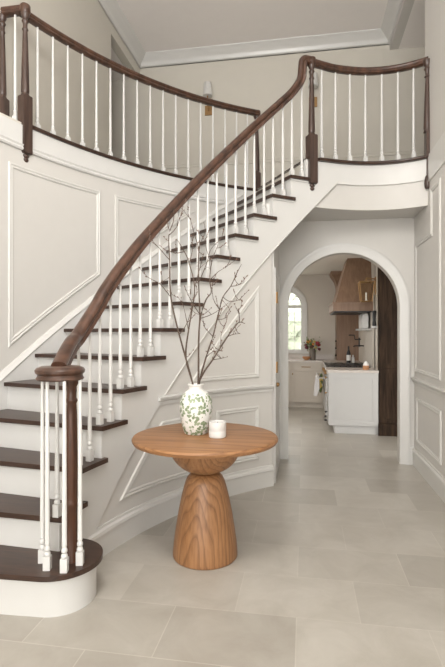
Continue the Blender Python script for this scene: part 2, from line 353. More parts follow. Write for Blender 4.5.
struct(cyl_mould('trim_6', [(5.32, .318), (7.28, .748), (9.5, .748), (9.5, .295)], R_IN+.012, FRAME, M['frame'], closed=True), 'wedge-shaped low panel moulding behind the table')
struct(cyl_mould('trim_7', [(10.22, .295), (10.22, .752), (12.33, .752), (12.33, .295)], R_IN+.012, FRAME, M['frame'], closed=True), 'rectangular low panel moulding beside the closet door')
# stair wall mouldings (outer curve)
struct(cyl_mould('trim_8', [(5.3, 1.38), (5.3, 2.81), (8.36, 2.81), (8.36, 2.03)], R_WALL, FRAME, M['frame'], closed=True), 'large slanted panel moulding on the curved left wall')
struct(cyl_mould('trim_9', [(9.06, 2.17), (9.06, 2.81), (12.1, 2.81)], R_WALL, FRAME, M['frame'], closed=True), 'second slanted panel moulding behind the rising handrail')
struct(cyl_mould('trim_10', [(1.4, .5), (1.4, 2.81), (4.6, 2.81), (4.6, 1.22)], R_WALL, FRAME, M['frame'], closed=True))
bm = bmesh.new(); cyl_sheet(bm, frange(1.2, 15.05, 60), R_WALL-.012, R_WALL+.02, 2.985, H-.028)
path, nn = cyl_path([(1.2, 2.985), (15.05, 2.985)], R_WALL-.002)
sweep(bm, path, nn, [(-.022, 0), (-.022, .016), (-.008, .024), (.006, .018), (.022, .026), (.03, .012), (.03, 0)])
struct(link('trim_11', bm, M['stringer'], smooth=True), 'deep white curved fascia below the left gallery railing')
# balcony fascia, right
bm = bmesh.new(); cyl_sheet(bm, frange(14.9, 20.79, 30), R_IN, R_IN+.04, 2.965, H-.028)
struct(link('trim_12', bm, M['stringer'], smooth=True), 'white curved fascia under the right balcony')
bm = bmesh.new(); cyl_sheet(bm, frange(15.0, 20.82, 30), R_IN+.022, R_IN+.06, 2.715, 2.97)
struct(link('trim_23', bm, M['wall'], smooth=True), 'lower set-back band under the right balcony fascia')
# nosings of the gallery edges
NOSE = [(0, -.004), (.012, -.0), (.026, -.0), (.034, .006), (.034, .02), (.026, .028), (0, .028)]
def nosing(name, pts):
    path = [PB(r, k, H-.03) for r, k in pts]
    bm = bmesh.new(); nn = [Vector((0, 0, 1))]*len(path)
    sweep(bm, path, nn, [(-.05, 0), (.035, 0), (.045, .008), (.045, .022), (.035, .03), (-.05, .03)])
    return struct(link(name, bm, M['tread'], smooth=True))
nosing('trim_13', [(R_WALL+.005, k) for k in frange(15.0, 5.95, 36)])['label'] = 'dark wood nosing along the left gallery edge'
nosing('trim_14', [(R_IN-.0, k) for k in frange(20.75, 15.55, 24)])['label'] = 'dark wood nosing along the right balcony edge'
for o in (bpy.data.objects['trim_13'], bpy.data.objects['trim_14']): pass
# right wall mouldings
def wall_frame(name, pts, closed=True, prof=FRAME):
    path = [Vector((XR, y, z)) for y, z in pts]
    bm = bmesh.new(); sweep(bm, path, [Vector((-1, 0, 0))]*len(path), prof, closed)
    return struct(link(name, bm, M['frame']))
wall_frame('trim_15', [(5.50, 1.05), (5.50, 2.40), (4.855, 2.40), (4.855, 2.82), (4.57, 2.82), (4.57, 1.05)])['label'] = 'stepped tall panel moulding on the right wall'
wall_frame('trim_16', [(5.46, .30), (5.46, .74), (4.55, .74), (4.55, .30)])['label'] = 'low panel moulding on the right wall beside the arch'
wall_frame('trim_17', [(4.25, 1.05), (4.25, 2.82), (2.6, 2.82), (2.6, 1.05)])
wall_frame('trim_18', [(4.25, .30), (4.25, .74), (2.6, .74), (2.6, .30)])
wall_frame('baseboard_right', [(-2.6, 0), (5.6, 0)], False, flip(BASE))
wall_frame('trim_19', [(-2.6, .945), (5.6, .945)], False, flip(CHAIR))['label'] = 'chair rail on the right wall'
bm = bmesh.new(); box(bm, XR-.012, XR+.01, -2.6, 5.1, 2.93, 3.19); struct(link('trim_20', bm, M['trim']))
bm = bmesh.new(); box(bm, AX+AR+.104, XR, AY-.02, AY, 0, .2); struct(link('baseboard_arch', bm, M['trim']))
# crown mouldings
CROWN = [(0, 0), (-.012, .0), (-.02, .02), (-.035, .03), (-.05, .034), (-.075, .05), (-.10, .085), (-.12, .10), (-.135, .125), (-.15, .14), (-.165, .145), (-.165, 0)]
def crown(name, pts, norm_in, z=5.57, s=1):
    # b axis: outwards from the wall, a axis: vertical
    path = [Vector(p + (z,)) for p in pts]
    bm = bmesh.new(); n = len(path); rings = []
    for i in range(n):
        ns = norm_in[i]; rings.append([bm.verts.new(path[i] + Vector((ns[0]*b, ns[1]*b, -a))) for a, b in CROWN])
    m = len(CROWN)
    for A, B in zip(rings, rings[1:]):
        for j in range(m): bm.faces.new((A[j], A[(j+1) % m], B[(j+1) % m], B[j]))
    bm.faces.new(rings[0][::-1]); bm.faces.new(rings[-1])
    return struct(link(name, bm, M['bal'], smooth=True, auto=.4))
crown('trim_21', [(XL, -2.6), (XL, 7.15), (XR, 7.15), (XR, -2.6)], [(1, 0), (1, -1), (-1, -1), (-1, 0)])['label'] = 'white crown moulding around the foyer ceiling'
bm = bmesh.new(); box(bm, -4.2, 3.0, 7.128, 7.15, 4.03, 4.07); box(bm, -4.2, 3.0, 7.135, 7.15, 3.99, 4.03); struct(link('trim_22', bm, M['upper']), 'slim chair rail on the upper gallery back wall')
bm = bmesh.new(); box(bm, -4.2, 3.0, 7.13, 7.15, H, H+.16); struct(link('baseboard_upper', bm, M['trim']))

# ================================================================ STAIRCASE
st = empty('staircase', P(3.5, 2, 0), 'curved staircase with dark wood treads and white risers sweeping up to the gallery', 'staircase')
OV = .125
BC = (-1.33, 2.46)
def bull(r, yf):
    a = [(BC[0] + r*math.cos(t), BC[1] + r*math.sin(t)) for t in frange(-PI/2, PI*.56, 26)]
    return [(XL+.04, yf-.01)] + a
back = [tuple(P(R_IN+.03, 2.7))[:2], tuple(P(R_IN+.03, 2.12))[:2], tuple(P(R_WALL-.03, 2.12))[:2]]
bm = bmesh.new(); prism(bm, bull(.233, 2.198) + back, .198, .225); link('tread', bm, M['tread'], st, smooth=True, bevel=.011)
bm = bmesh.new(); prism(bm, bull(.198, 2.218) + back, .0, .198)
bull2 = bull(.211, 2.209)
prism(bm, bull2 + back, .184, .1985); link('riser', bm, M['stringer'], st, smooth=True)
for j in range(2, 15):
    z = j*RIS
    p = [P(R_NOSE, k) for k in frange(j+1.268, j, 8)] + [P(R_WALL-.028, j), P(R_WALL-.028, j+.6), P(R_WALL-.028, j+1+OV), P(R_IN, j+1+OV), P(R_IN, j+1.268)]
    bm = bmesh.new(); prism(bm, [tuple(q)[:2] for q in p], z-.03, z)
    link('tread', bm, M['tread'], st, smooth=True, bevel=.009)
for j in range(2, 16):
    bm = bmesh.new(); z0, z1 = (j-1)*RIS, j*RIS-.03
    if j == 15: z1 = H-.03
    a = j+OV-.008; b = j+OV+.09
    hexa(bm, [P(R_IN+.01, a, z0), P(R_WALL-.028, a, z0), P(R_WALL-.028, b, z0), P(R_IN+.01, b, z0), P(R_IN+.01, a, z1), P(R_WALL-.028, a, z1), P(R_WALL-.028, b, z1), P(R_IN+.01, b, z1)])
    a2 = j+OV-.05
    hexa(bm, [P(R_IN-.012, a2+.03, z1-.018), P(R_WALL-.03, a2+.03, z1-.018), P(R_WALL-.03, b, z1-.018), P(R_IN-.012, b, z1-.018), P(R_IN-.012, a2, z1), P(R_WALL-.03, a2, z1), P(R_WALL-.03, b, z1), P(R_IN-.012, b, z1)])
    link('riser', bm, M['stringer'], st)
# landing nosing at the top
bm = bmesh.new(); p = [P(R_NOSE+.015, 15.8), P(R_NOSE+.015, 15.4), P(R_NOSE, 15.0), P(R_WALL+.03, 15.0), P(R_WALL+.03, 15.45), P(R_IN+.1, 15.8)]
prism(bm, [tuple(q)[:2] for q in p], H-.03, H); link('landing_nosing', bm, M['tread'], st, smooth=True, bevel=.009)
# cut stringer (open side)
bm = bmesh.new()
for j in range(2, 15):
    ks = frange(j+OV, j+1+OV, 6)
    if j == 14: ks = frange(14+OV, 15.2, 6)
    cyl_sheet(bm, ks, R_IN, R_IN+.03, lambda k: max(0, zbead(k)), lambda k: j*RIS-.03)
    cyl_sheet(bm, frange(j+OV+.05, j+1.24, 6), R_IN-.012, R_IN, j*RIS-.046, j*RIS-.03)
cyl_sheet(bm, frange(15.1, 16.62, 10), R_IN-.003, R_IN+.03, lambda k: min(zbead(k), 2.985), lambda k: H-.035)
bmesh.ops.remove_doubles(bm, verts=bm.verts, dist=.0003)
link('stringer', bm, M['stringer'], st, smooth=True, auto=.5)
cyl_mould('stringer_bead', [(7.1, zbead(7.1)+.01), (16.6, zbead(16.6)+.01)], R_IN, [(-.006, 0), (-.005, .003), (-.001, .005), (.002, .005), (.005, .002), (.006, 0)], M['frame'], parent=st)
# wall skirt
bm = bmesh.new(); cyl_sheet(bm, frange(1.05, 15.0, 60), R_WALL-.035, R_WALL, lambda k: max(0, k*RIS-.3), lambda k: min(H-.04, k*RIS+.045))
link('wall_skirt', bm, M['stringer'], st, smooth=True)
cyl_mould('skirt_moulding', [(1.05, 1.05*RIS+.05), (14.4, 14.4*RIS+.05)], R_WALL, [(-.02, 0), (-.02, .04), (-.008, .045), (.004, .034), (.02, .02), (.026, 0)], M['trim'], parent=st)
# ================================================================ RAILINGS
def baluster_bm(zb, zt, s=.030):
    bm = bmesh.new(); h = zt - zb
    b = s*.5+.003
    box(bm, -b, b, -b, b, 0, .07)
    lathe(bm, [(.008, .07), (.0155, .073), (.0175, .082), (.0145, .09), (.010, .095), (.0155, .102), (.0165, .112), (.012, .122), (.0105, .128), (.014, .134), (.013, .142), (.0125, .30), (.011, h*.62), (.0088, h)], seg=12)
    return bm
def baluster(par, r_or_pt, k, zb, zt, master={}):
    key = round(zt-zb, 2)
    loc = P(r_or_pt, k, zb) if k is not None else Vector((r_or_pt[0], r_or_pt[1], zb))
    if key not in master:
        bm = baluster_bm(zb, zt); o = link('baluster', bm, M['bal'], smooth=True); master[key] = o
    else:
        o = master[key].copy(); COL.objects.link(o)
    o.location = loc; o.rotation_euler = (0, 0, ang(k) if k is not None else 0.2)
    o.parent = par; o.matrix_parent_inverse = Matrix.Translation(-par.location)
    return o
RAILP = [(a*1.14, b*1.1) for a, b in [(-.034, -.03), (-.026, -.036), (.026, -.036), (.034, -.03), (.03, -.016), (.025, -.008), (.034, .004), (.036, .018), (.028, .032), (.012, .039), (-.012, .039), (-.028, .032), (-.036, .018), (-.034, .004), (-.025, -.008), (-.03, -.016)]]
def catmull(pts, m=6):
    out = []; n = len(pts)
    for i in range(n-1):
        p0, p1, p2, p3 = [Vector(pts[min(max(j, 0), n-1)]) for j in (i-1, i, i+1, i+2)]
        for j in range(m):
            t = j/m
            out.append(.5*((2*p1) + (p2-p0)*t + (2*p0-5*p1+4*p2-p3)*t*t + (3*p1-p0-3*p2+p3)*t**3))
    out.append(Vector(pts[-1])); return out
def rail(name, pts, par, prof=RAILP, mat='walnut'):
    n = len(pts); bm = bmesh.new(); rings = []; up = Vector((0, 0, 1)); prev = None
    for i, p in enumerate(pts):
        t = (pts[min(i+1, n-1)] - pts[max(i-1, 0)]).normalized()
        th = Vector((t.x, t.y, 0))
        s = Vector((-th.y, th.x, 0)).normalized() if th.length > .12 or prev is None else prev
        prev = s
        nn = t.cross(s)
        if nn.dot(up) < 0 and abs(t.z) < .9: nn = -nn
        if abs(t.z) >= .9 and i and nn.dot(lastn) < 0: nn = -nn
        lastn = nn
        rings.append([bm.verts.new(p + s*a + nn*b) for a, b in prof])
    m = len(prof)
    for A, B in zip(rings, rings[1:]):
        for j in range(m): bm.faces.new((A[j], A[(j+1) % m], B[(j+1) % m], B[j]))
    bm.faces.new(rings[0][::-1]); bm.faces.new(rings[-1])
    return link(name, bm, M[mat], par, smooth=True, auto=.9)
RAILG = [(a*.84, b*.82) for a, b in RAILP]
R_RAIL = 2.99
ZR = H + .955       # rail centre on the galleries
def newel(name, par, loc, rot, z0, z1, zrail, mat='newelw', drop=True, half=False, s=.043):
    # block from z0 to z1, turned post from z1 to the rail
    bm = bmesh.new()
    box(bm, -s, s, -s, s, z0, z1)
    es = [e for e in bm.edges]; bmesh.ops.bevel(bm, geom=es, offset=.006, segments=2, affect='EDGES')
    h = zrail - z1
    lathe(bm, [(r_*.86, z_) for r_, z_ in [(.042, z1-.002), (.040, z1+.012), (.033, z1+.02), (.038, z1+.032), (.039, z1+.05), (.034, z1+h*.35), (.026, z1+h*.68), (.022, z1+h*.78), (.030, z1+h*.80), (.022, z1+h*.83), (.022, z1+h*.87), (.034, z1+h*.90), (.024, z1+h*.93), (.040, z1+h*.97), (.042, z1+h)]], seg=20)
    if drop: lathe(bm, [(0, z0-.07), (.016, z0-.067), (.026, z0-.055), (.028, z0-.045), (.02, z0-.034), (.03, z0-.024), (.032, z0-.012), (.02, z0)], seg=18)
    o = link(name, bm, M[mat], smooth=True); o.location = (loc[0], loc[1], 0); o.rotation_euler = (0, 0, rot)
    o.parent = par; o.matrix_parent_inverse = Matrix.Translation(-par.location); return o
# --- flight railing
sr = empty('stair_railing', P(R_RAIL, 3, 2*RIS), 'rising curved walnut handrail with white balusters along the open side of the flight', 'railing')
pk = [(3.27, 1.438), (4.08, 1.612), (4.56, 1.738), (5.49, 1.945), (6.76, 2.215), (9.37, 2.765), (12.03, 3.335), (13.63, 3.675), (14.2, 3.80)]
def zrail_at(k):
    if k <= pk[0][0]: return pk[0][1] - (pk[0][0]-k)*.24
    for (a, za), (b, zb) in zip(pk, pk[1:]):
        if k <= b: return za + (zb-za)*(k-a)/(b-a)
    return pk[-1][1] + (k-14.2)*.24
VC = Vector((-1.285, 2.385, 0))
ctrl = [Vector((-1.292, 2.385, 1.262)), Vector((-1.328, 2.53, 1.335)), Vector((-1.352, 2.651, 1.392))] + [P(R_RAIL, k, z) for k, z in pk] + [P(2.98, 14.55, 3.90), P(2.975, 14.72, 3.98), P(2.97, 14.76, 4.07), P(2.967, 14.80, ZR-.012), P(2.965, 14.95, ZR), P(2.965, 15.22, ZR)]
rail('handrail', catmull([tuple(c) for c in ctrl], 8), sr)
bm = bmesh.new()
lathe(bm, [(0, -.035), (.118, -.035), (.124, -.028), (.118, -.016), (.115, -.008), (.127, .004), (.129, .018), (.12, .03), (.10, .037), (0, .039)], VC.x, VC.y, 1.238, seg=48)
link('volute', bm, M['walnut'], sr, smooth=True)
for x, y in ((-1.382, 2.375), (-1.314, 2.305), (-1.215, 2.298), (-1.172, 2.385)):
    baluster(sr, (x, y), None, .225, 1.215)
baluster(sr, 2.96, 2.06, 2*RIS, 1.215)
# floor newel
bm = bmesh.new()
lathe(bm, [(.04, RIS), (.04, RIS+.02), (.033, RIS+.03), (.031, RIS+.30), (.036, RIS+.31), (.038, RIS+.325), (.033, RIS+.34), (.034, RIS+.36), (.030, RIS+.8), (.026, RIS+.86), (.033, RIS+.875), (.026, RIS+.89), (.027, RIS+.95), (.038, RIS+.97), (.04, 1.21)], -1.238, 2.42, 0, seg=24)
link('newel_post', bm, M['newelr'], sr, smooth=True)
for j in range(2, 15):
    for f in (.26, .78):
        if j == 2 and f < .5: continue
        if j == 14 and f > .9: continue
        baluster(sr, R_RAIL, j+f, j*RIS, zrail_at(j+f)-.034)
kN = 15.22
newel('newel_post', sr, P(2.962, kN), ang(kN), 2.935, 3.42, ZR-.03, s=.046)
bm = bmesh.new(); lathe(bm, [(.0, -.036), (.038, -.034), (.043, -.02), (.043, .026), (.038, .036), (.0, .042)], P(2.965, kN).x, P(2.965, kN).y, ZR, seg=28); link('rail_cap', bm, M['walnut'], sr, smooth=True)
# --- right balcony railing
br_ = empty('balcony_railing', P(3.0, 18, H), 'short concave balcony railing above the kitchen arch', 'railing', )
rail('handrail', [PB(2.97 + .03*min(1, (k-kN)/1.2), k, ZR) for k in frange(kN, 20.72, 30)], br_, RAILG)
for k in (15.87, 16.58, 17.30, 18.04, 18.78, 19.46, 20.08):
    baluster(br_, 3.01+rofs(k), k, H, ZR-.034)
bm = bmesh.new(); q = PB(2.955, 20.7)
yq = q.y
def halfpost(bm, x, y, s):
    box(bm, x-.03, x, y-s, y+s, 3.17, 3.42); box(bm, x-.016, x, y-.02, y+.02, 2.98, 3.18)
    lathe(bm, [(0, 2.865), (.02, 2.868), (.03, 2.885), (.032, 2.92), (.030, 2.96), (.024, 2.985), (.014, 3.0)], x-.008, y, 0, seg=14)
    lathe(bm, [(.038, 3.42), (.033, 3.44), (.037, 3.46), (.030, 3.7), (.02, 3.95), (.03, 3.965), (.02, 3.98), (.022, 4.02), (.034, 4.04), (.024, 4.06), (.04, 4.09), (.042, ZR-.03)], x-.01, y, 0, seg=16)
halfpost(bm, XR-.003, yq, .045); link('half_newel', bm, M['newelw'], br_, smooth=True)
# --- left gallery railing
gl = empty('gallery_railing', P(4.19, 10, H), 'long sweeping gallery railing along the top of the curved left wall', 'railing')
RG = 4.18
kL, kB = 5.80, 15.17
rail('handrail', [P(RG-.01, k, ZR) for k in frange(kL, kB, 50)], gl, RAILG)
k = 6.36
ks = [6.36, 6.88, 7.40, 7.93, 8.45, 8.98, 9.50, 10.03, 10.56, 11.09, 11.62, 12.15, 12.68, 13.21, 13.74, 14.24, 14.72]
for k in ks: baluster(gl, RG-.0, k, H, ZR-.034)
nl = P(RG-.06, kL)
newel('newel_post', gl, nl, ang(kL), 2.945, 3.43, ZR-.03, s=.044)
bm = bmesh.new(); lathe(bm, [(.0, -.036), (.038, -.034), (.043, -.02), (.043, .026), (.038, .036), (.0, .042)], nl.x, nl.y, ZR, seg=28); link('rail_cap', bm, M['walnut'], gl, smooth=True)
nb = P(RG+.02, kB)
newel('newel_post', gl, nb, ang(kB), H, 3.43, ZR-.03, s=.038, drop=False)
bm = bmesh.new(); lathe(bm, [(.0, -.04), (.042, -.036), (.046, -.02), (.046, .028), (.04, .04), (.0, .046)], nb.x, nb.y, ZR, seg=28); link('rail_cap', bm, M['walnut'], gl, smooth=True)
y2 = nl.y - .0
rail('handrail', [Vector((nl.x + (XL+.02-nl.x)*t, nl.y + (y2-nl.y)*t, ZR)) for t in (0, .25, .5, .75, 1)], gl, RAILG)
baluster(gl, ((nl.x+XL)/2+.02, y2), None, H, ZR-.034)
newel('newel_post', gl, (XL+.012, y2), 0, H, 3.43, ZR-.03, s=.043, drop=False)

# ================================================================ TABLE AND ITS THINGS
TX, TY = -.637, 3.078
tb = empty('pedestal_table', (TX, TY, 0), 'round oak pedestal table with an hourglass turned base on the tiled floor', 'table')
ZT = .785
def tlink(name, bm, mat, par, **kw):
    o = link(name, bm, mat, None, **kw); o.location = par.location; o.parent = par; o.matrix_parent_inverse = Matrix.Translation(-par.location); return o
bm = bmesh.new(); lathe(bm, [(0, ZT-.038), (.452, ZT-.038), (.466, ZT-.034), (.473, ZT-.022), (.474, ZT-.014), (.468, ZT-.004), (.455, ZT), (0, ZT)], seg=96); tlink('tabletop', bm, M['oak_top'], tb, smooth=True)
pr = [(.24*math.sin(a)**.9, ZT-.038-.21*math.cos(a)) for a in frange(.38, PI/2, 14)]
bm = bmesh.new(); lathe(bm, [(0, pr[0][1])] + pr + [(0, ZT-.038)], seg=64); tlink('bowl', bm, M['oak_base'], tb, smooth=True)
bm = bmesh.new(); lathe(bm, [(0, 0), (.203, 0), (.2095, .008), (.211, .03), (.205, .1), (.192, .19), (.175, .29), (.155, .39), (.140, .45), (.128, .49), (.112, .522), (.095, .537), (.078, .543), (0, .545)], seg=64); tlink('base', bm, M['oak_base'], tb, smooth=True)
# vase
def wpt(s, z, d):  # s metres to the side of the vase, z above the table top, d metres deeper
    return Vector((VX + s*.986 - d*.167, VY + s*.167 + d*.986, ZT + z))
VX, VY = -.711, 3.128
bm = bmesh.new()
lathe(bm, [(0, 0), (.068, 0), (.074, .006), (.086, .05), (.098, .11), (.1035, .17), (.101, .215), (.09, .25), (.07, .275), (.052, .287), (.045, .295), (.043, .306), (.046, .318), (.052, .324), (.050, .330), (.042, .328), (.036, .318), (.034, .295), (.04, .28), (.06, .26), (.06, .06), (0, .05)], seg=48)
v = link('vase', bm, M['vase'], smooth=True); v.location = (VX, VY, ZT); v.scale = (1.06, 1.06, 1)
thing(v, 'white ceramic vase painted with green vine leaves on the round table', 'vase')
cx, cy = -.548, 3.035
cup = empty('candle', (cx, cy, ZT), 'small white ribbed candle jar beside the vase on the round table', 'candle')
bm = bmesh.new(); seg = 64; prof = []
lathe(bm, [(0, 0), (.050, 0), (.0545, .004), (.0555, .012), (.0555, .040), (.0545, .043), (.0555, .046), (.0555, .094), (.054, .1), (.050, .1), (.048, .096), (.047, .085), (0, .085)], seg=40)
tlink('jar', bm, M['ceramic'], cup, smooth=True)
bm = bmesh.new(); lathe(bm, [(0, .0852), (.046, .0852), (.046, .088), (0, .088)], seg=30); bm2 = bm
tlink('wax', bm, M['bal'], cup)
bm = bmesh.new(); tube(bm, [(0, 0, .088), (.001, 0, .097)], .0015, 6); tlink('wick', bm, M['black'], cup)
# branches: each stem one thing (mesh with its own twigs), traced heights, spread in depth
stems = [
 ([(-0.033, 0.325), (-0.109, 0.658), (-0.163, 0.905), (-0.168, 1.145), (-0.171, 1.305), (-0.140, 1.392), (-0.133, 1.478)], -.12, [([2], [(-0.227, 0.985), (-0.300, 1.025), (-0.340, 1.072)]), ([3], [(-0.233, 1.218), (-0.280, 1.265)]), ([4], [(-0.113, 1.352), (-0.073, 1.458)]), ([1], [(-0.060, 0.738), (-0.020, 0.885), (0.000, 0.965)])], 'tall left branch leaning outward from the vase with one bare tip'),
 ([(-0.040, 0.325), (-0.067, 0.505), (-0.050, 0.685), (-0.027, 0.825), (-0.010, 0.978), (-0.047, 1.138), (-0.080, 1.218), (-0.127, 1.298)], .05, [([2], [(-0.087, 0.845), (-0.127, 0.912)]), ([4], [(0.027, 1.098), (0.053, 1.178)]), ([5], [(-0.027, 1.245), (-0.040, 1.338)]), ([6], [(-0.140, 1.218), (-0.193, 1.238)])], 'branch left of centre that bends back towards the stair treads'),
 ([(-0.007, 0.325), (0.017, 0.618), (0.025, 0.792), (0.015, 1.012), (0.017, 1.245), (0.057, 1.358), (0.047, 1.438)], .12, [([3], [(0.073, 1.138), (0.100, 1.218), (0.153, 1.265)]), ([4], [(-0.013, 1.338), (-0.033, 1.418)]), ([2], [(-0.033, 0.885), (-0.067, 0.965)])], 'tallest straight branch standing in the middle of the vase'),
 ([(0.007, 0.325), (0.019, 0.598), (0.030, 0.765), (0.067, 0.885), (0.103, 0.938), (0.093, 1.018), (0.107, 1.138), (0.147, 1.245)], -.05, [([2], [(0.100, 0.792), (0.160, 0.832), (0.227, 0.885)]), ([5], [(0.147, 1.078), (0.193, 1.112)]), ([6], [(0.073, 1.218), (0.060, 1.285)])], 'branch with crooked kinks rising right of the middle'),
 ([(0.020, 0.325), (0.067, 0.505), (0.113, 0.645), (0.140, 0.758), (0.157, 0.825), (0.180, 0.912), (0.233, 0.985), (0.273, 1.072), (0.307, 1.138)], .08, [([1], [(0.113, 0.545), (0.167, 0.552)]), ([3], [(0.193, 0.765), (0.227, 0.805)]), ([4], [(0.113, 0.905), (0.107, 0.998)]), ([5], [(0.227, 0.885), (0.293, 0.898)]), ([6], [(0.287, 0.992), (0.333, 1.038)]), ([2], [(0.053, 0.712), (0.040, 0.792)])], 'densest budded branch leaning right over the table'),
 ([(0.027, 0.325), (0.053, 0.405), (0.113, 0.492), (0.167, 0.578), (0.211, 0.645), (0.260, 0.712), (0.287, 0.738), (0.320, 0.728)], -.14, [([6], [(0.283, 0.785), (0.277, 0.812)]), ([4], [(0.247, 0.658), (0.287, 0.665)]), ([2], [(0.167, 0.498), (0.207, 0.505)]), ([3], [(0.167, 0.645), (0.187, 0.712)])], 'lowest branch reaching out furthest to the right'),
]
def smooth3(pts, m=4): return catmull([tuple(p) for p in pts], m)
rnd = random.Random(3)
VD = 0.0
for px, dd, twigs, lab in stems:
    n = len(px)
    def at(i): return VD + dd*(i/(n-1)) + (rnd.random()-.5)*.02
    pts3 = [wpt(u, v, VD if i == 0 else at(i)) for i, (u, v) in enumerate(px)]
    # root inside the vase body
    neck = Vector((VX, VY, ZT+.315)) + Vector((pts3[1].x-VX, pts3[1].y-VY, 0)).normalized()*.018
    root = Vector((VX, VY, ZT+.07)) - Vector((pts3[1].x-VX, pts3[1].y-VY, 0)).normalized()*.02
    pts3 = [root, neck] + pts3[1:]
    sm = smooth3(pts3, 4)
    bm = bmesh.new(); m = len(sm)
    tube(bm, sm, [.0058*(1-i/m)**.7 + .0012 for i in range(m)], 6)
    bb = bmesh.new()
    def bud(p, d):
        d = d.normalized(); L = .010 + rnd.random()*.010
        tube(bb, [p, p + d*L*.35, p + d*L*.7, p + d*L], [.0012, .0034, .0028, .0005], 5)
    def twig(start, pts, r0=.0024):
        s = smooth3([start] + pts, 3); k = len(s)
        tube(bm, s, [r0*(1-i/k)+.0008 for i in range(k)], 5)
        for i in range(2, k):
            if rnd.random() < .55:
                t = (s[i]-s[i-1]).normalized(); side = Vector((rnd.uniform(-1, 1), rnd.uniform(-1, 1), rnd.uniform(-.3, 1)))
                bud(s[i], t + side*.9)
        bud(s[-1], s[-1]-s[-2])
    for (ii,), pxs in twigs:
        st0 = pts3[min(ii+1, len(pts3)-1)]; D0 = VD + dd*(ii/(n-1)); sgn = rnd.choice((-1, 1))
        pp = [wpt(u, v, D0 + sgn*.05*(q+1)) for q, (u, v) in enumerate(pxs)]
        twig(st0, pp)
        # forked twiglet
        for _ in range(2):
            a = pp[min(len(pp)-1, rnd.randrange(len(pp)))]
            d = Vector((rnd.uniform(-1, 1), rnd.uniform(-1, 1), rnd.uniform(.2, 1.1))).normalized()
            twig(a, [a + d*.035 + Vector((rnd.uniform(-.01, .01), 0, 0)), a + d*.075 + Vector((rnd.uniform(-.02, .02), 0, .01))], .0016)
    for i in range(8, m-1):
        if rnd.random() < .22:
            d = Vector((rnd.uniform(-1, 1), rnd.uniform(-1, 1), rnd.uniform(.1, 1))).normalized(); a = sm[i]
            if rnd.random() < .5: twig(a, [a + d*.03, a + d*.06 + Vector((0, 0, .015))], .0015)
            else: bud(a, d)
    root_o = empty('branch', (VX, VY, ZT+.07), lab, 'branch', 'bare budding branches in the vase')
    link('stem', bm, M['twig'], root_o, smooth=True); link('buds', bb, M['bud'], root_o, smooth=True)['kind'] = 'stuff'
    

# ================================================================ UPPER SCONCES
def sconce(x, z, lab):
    e = empty('wall_sconce', (x, 7.15, z), lab, 'wall lamp', 'brass sconces on the gallery wall')
    bm = bmesh.new(); box(bm, x-.06, x+.06, 7.125, 7.15, z-.07, z+.07); link('back_plate', bm, M['brass'], e, bevel=.004)
    bm = bmesh.new(); tube(bm, [(x, 7.13, z), (x, 7.06, z-.01), (x, 7.03, z+.04), (x, 7.03, z+.2)], .01, 8); link('arm', bm, M['brass'], e, smooth=True)
    bm = bmesh.new(); lathe(bm, [(.068, .17), (.070, .17), (.055, .36), (.053, .36)], x, 7.03, z, seg=28)
    link('lamp_shade', bm, M['bal'], e, smooth=True)
sconce(-1.42, 4.83, 'brass sconce with white shade left of the back newel on the gallery wall')
sconce(.13, 4.83, 'brass sconce partly hidden behind the newel of the right balcony')

# ================================================================ KITCHEN
KX = 1.05
bm = bmesh.new(); box(bm, -2.2, 2.2, 5.75, 10.25, 2.66, 2.75); struct(link('ceiling_kitchen', bm, M['kceil']), 'kitchen ceiling')
bm = bmesh.new(); box(bm, KX, KX+.1, 7.24, 10.2, 0, 2.67); box(bm, KX, 2.2, 7.45, 7.55, 0, 2.67); struct(link('wall_kitchen_right', bm, M['kwall']), 'pale kitchen wall behind the range')
bm = bmesh.new(); box(bm, 1.9, 2.0, 5.7, 7.5, 0, 2.67); struct(link('wall_kitchen_far_right', bm, M['kwall']))
bm = bmesh.new(); box(bm, -2.2, -2.1, 5.7, 10.2, 0, 2.67); struct(link('wall_kitchen_left', bm, M['kwall']))
# back wall with arched window
WX, WR, WZ0, WZ1, WY = -.37, .345, 1.07, 2.01, 10.1
hole = [(WX-WR, WZ0)] + [(WX - WR*math.cos(a), WZ1 + WR*math.sin(a)) for a in frange(0, PI, 24)] + [(WX+WR, WZ0)]
bm = bmesh.new()
box(bm, -2.2, WX-WR, WY, WY+.12, 0, 2.67); box(bm, WX+WR, 1.2, WY, WY+.12, 0, 2.67); box(bm, WX-WR, WX+WR, WY, WY+.12, 0, WZ0); arch_fill(bm, hole[1:-1], WY, WY+.12, 2.67)
struct(link('wall_kitchen_back', bm, M['kwall']), 'kitchen back wall with an arched window')
w1 = bpy.data.objects.new('window_1', None); COL.objects.link(w1); w1.location = (WX, WY, WZ0); struct(w1, 'arched kitchen window with white casing')
bm = bmesh.new(); path = [Vector((x, WY, z)) for x, z in hole]
sweep(bm, path, [Vector((0, -1, 0))]*len(path), [(.0, -.02), (.0, .015), (.07, .022), (.09, .018), (.09, 0), (0, 0)]); link('casing', bm, M['trim'], w1, smooth=True)
bm = bmesh.new()
sweep(bm, path, [Vector((0, -1, 0))]*len(path), [(-.035, -.05), (-.035, -.01), (.002, -.01), (.002, -.05)])
box(bm, WX-WR, WX+WR, WY+.01, WY+.05, WZ1-.03, WZ1+.03); box(bm, WX-WR, WX+WR, WY+.01, WY+.05, WZ0, WZ0+.05)
box(bm, WX-.02, WX+.02, WY+.02, WY+.04, WZ0, WZ1)
for x in (WX-.18, WX+.18): box(bm, x-.006, x+.006, WY+.02, WY+.035, WZ0, WZ1)
for z in (1.38, 1.69): box(bm, WX-WR, WX+WR, WY+.02, WY+.035, z-.006, z+.006)
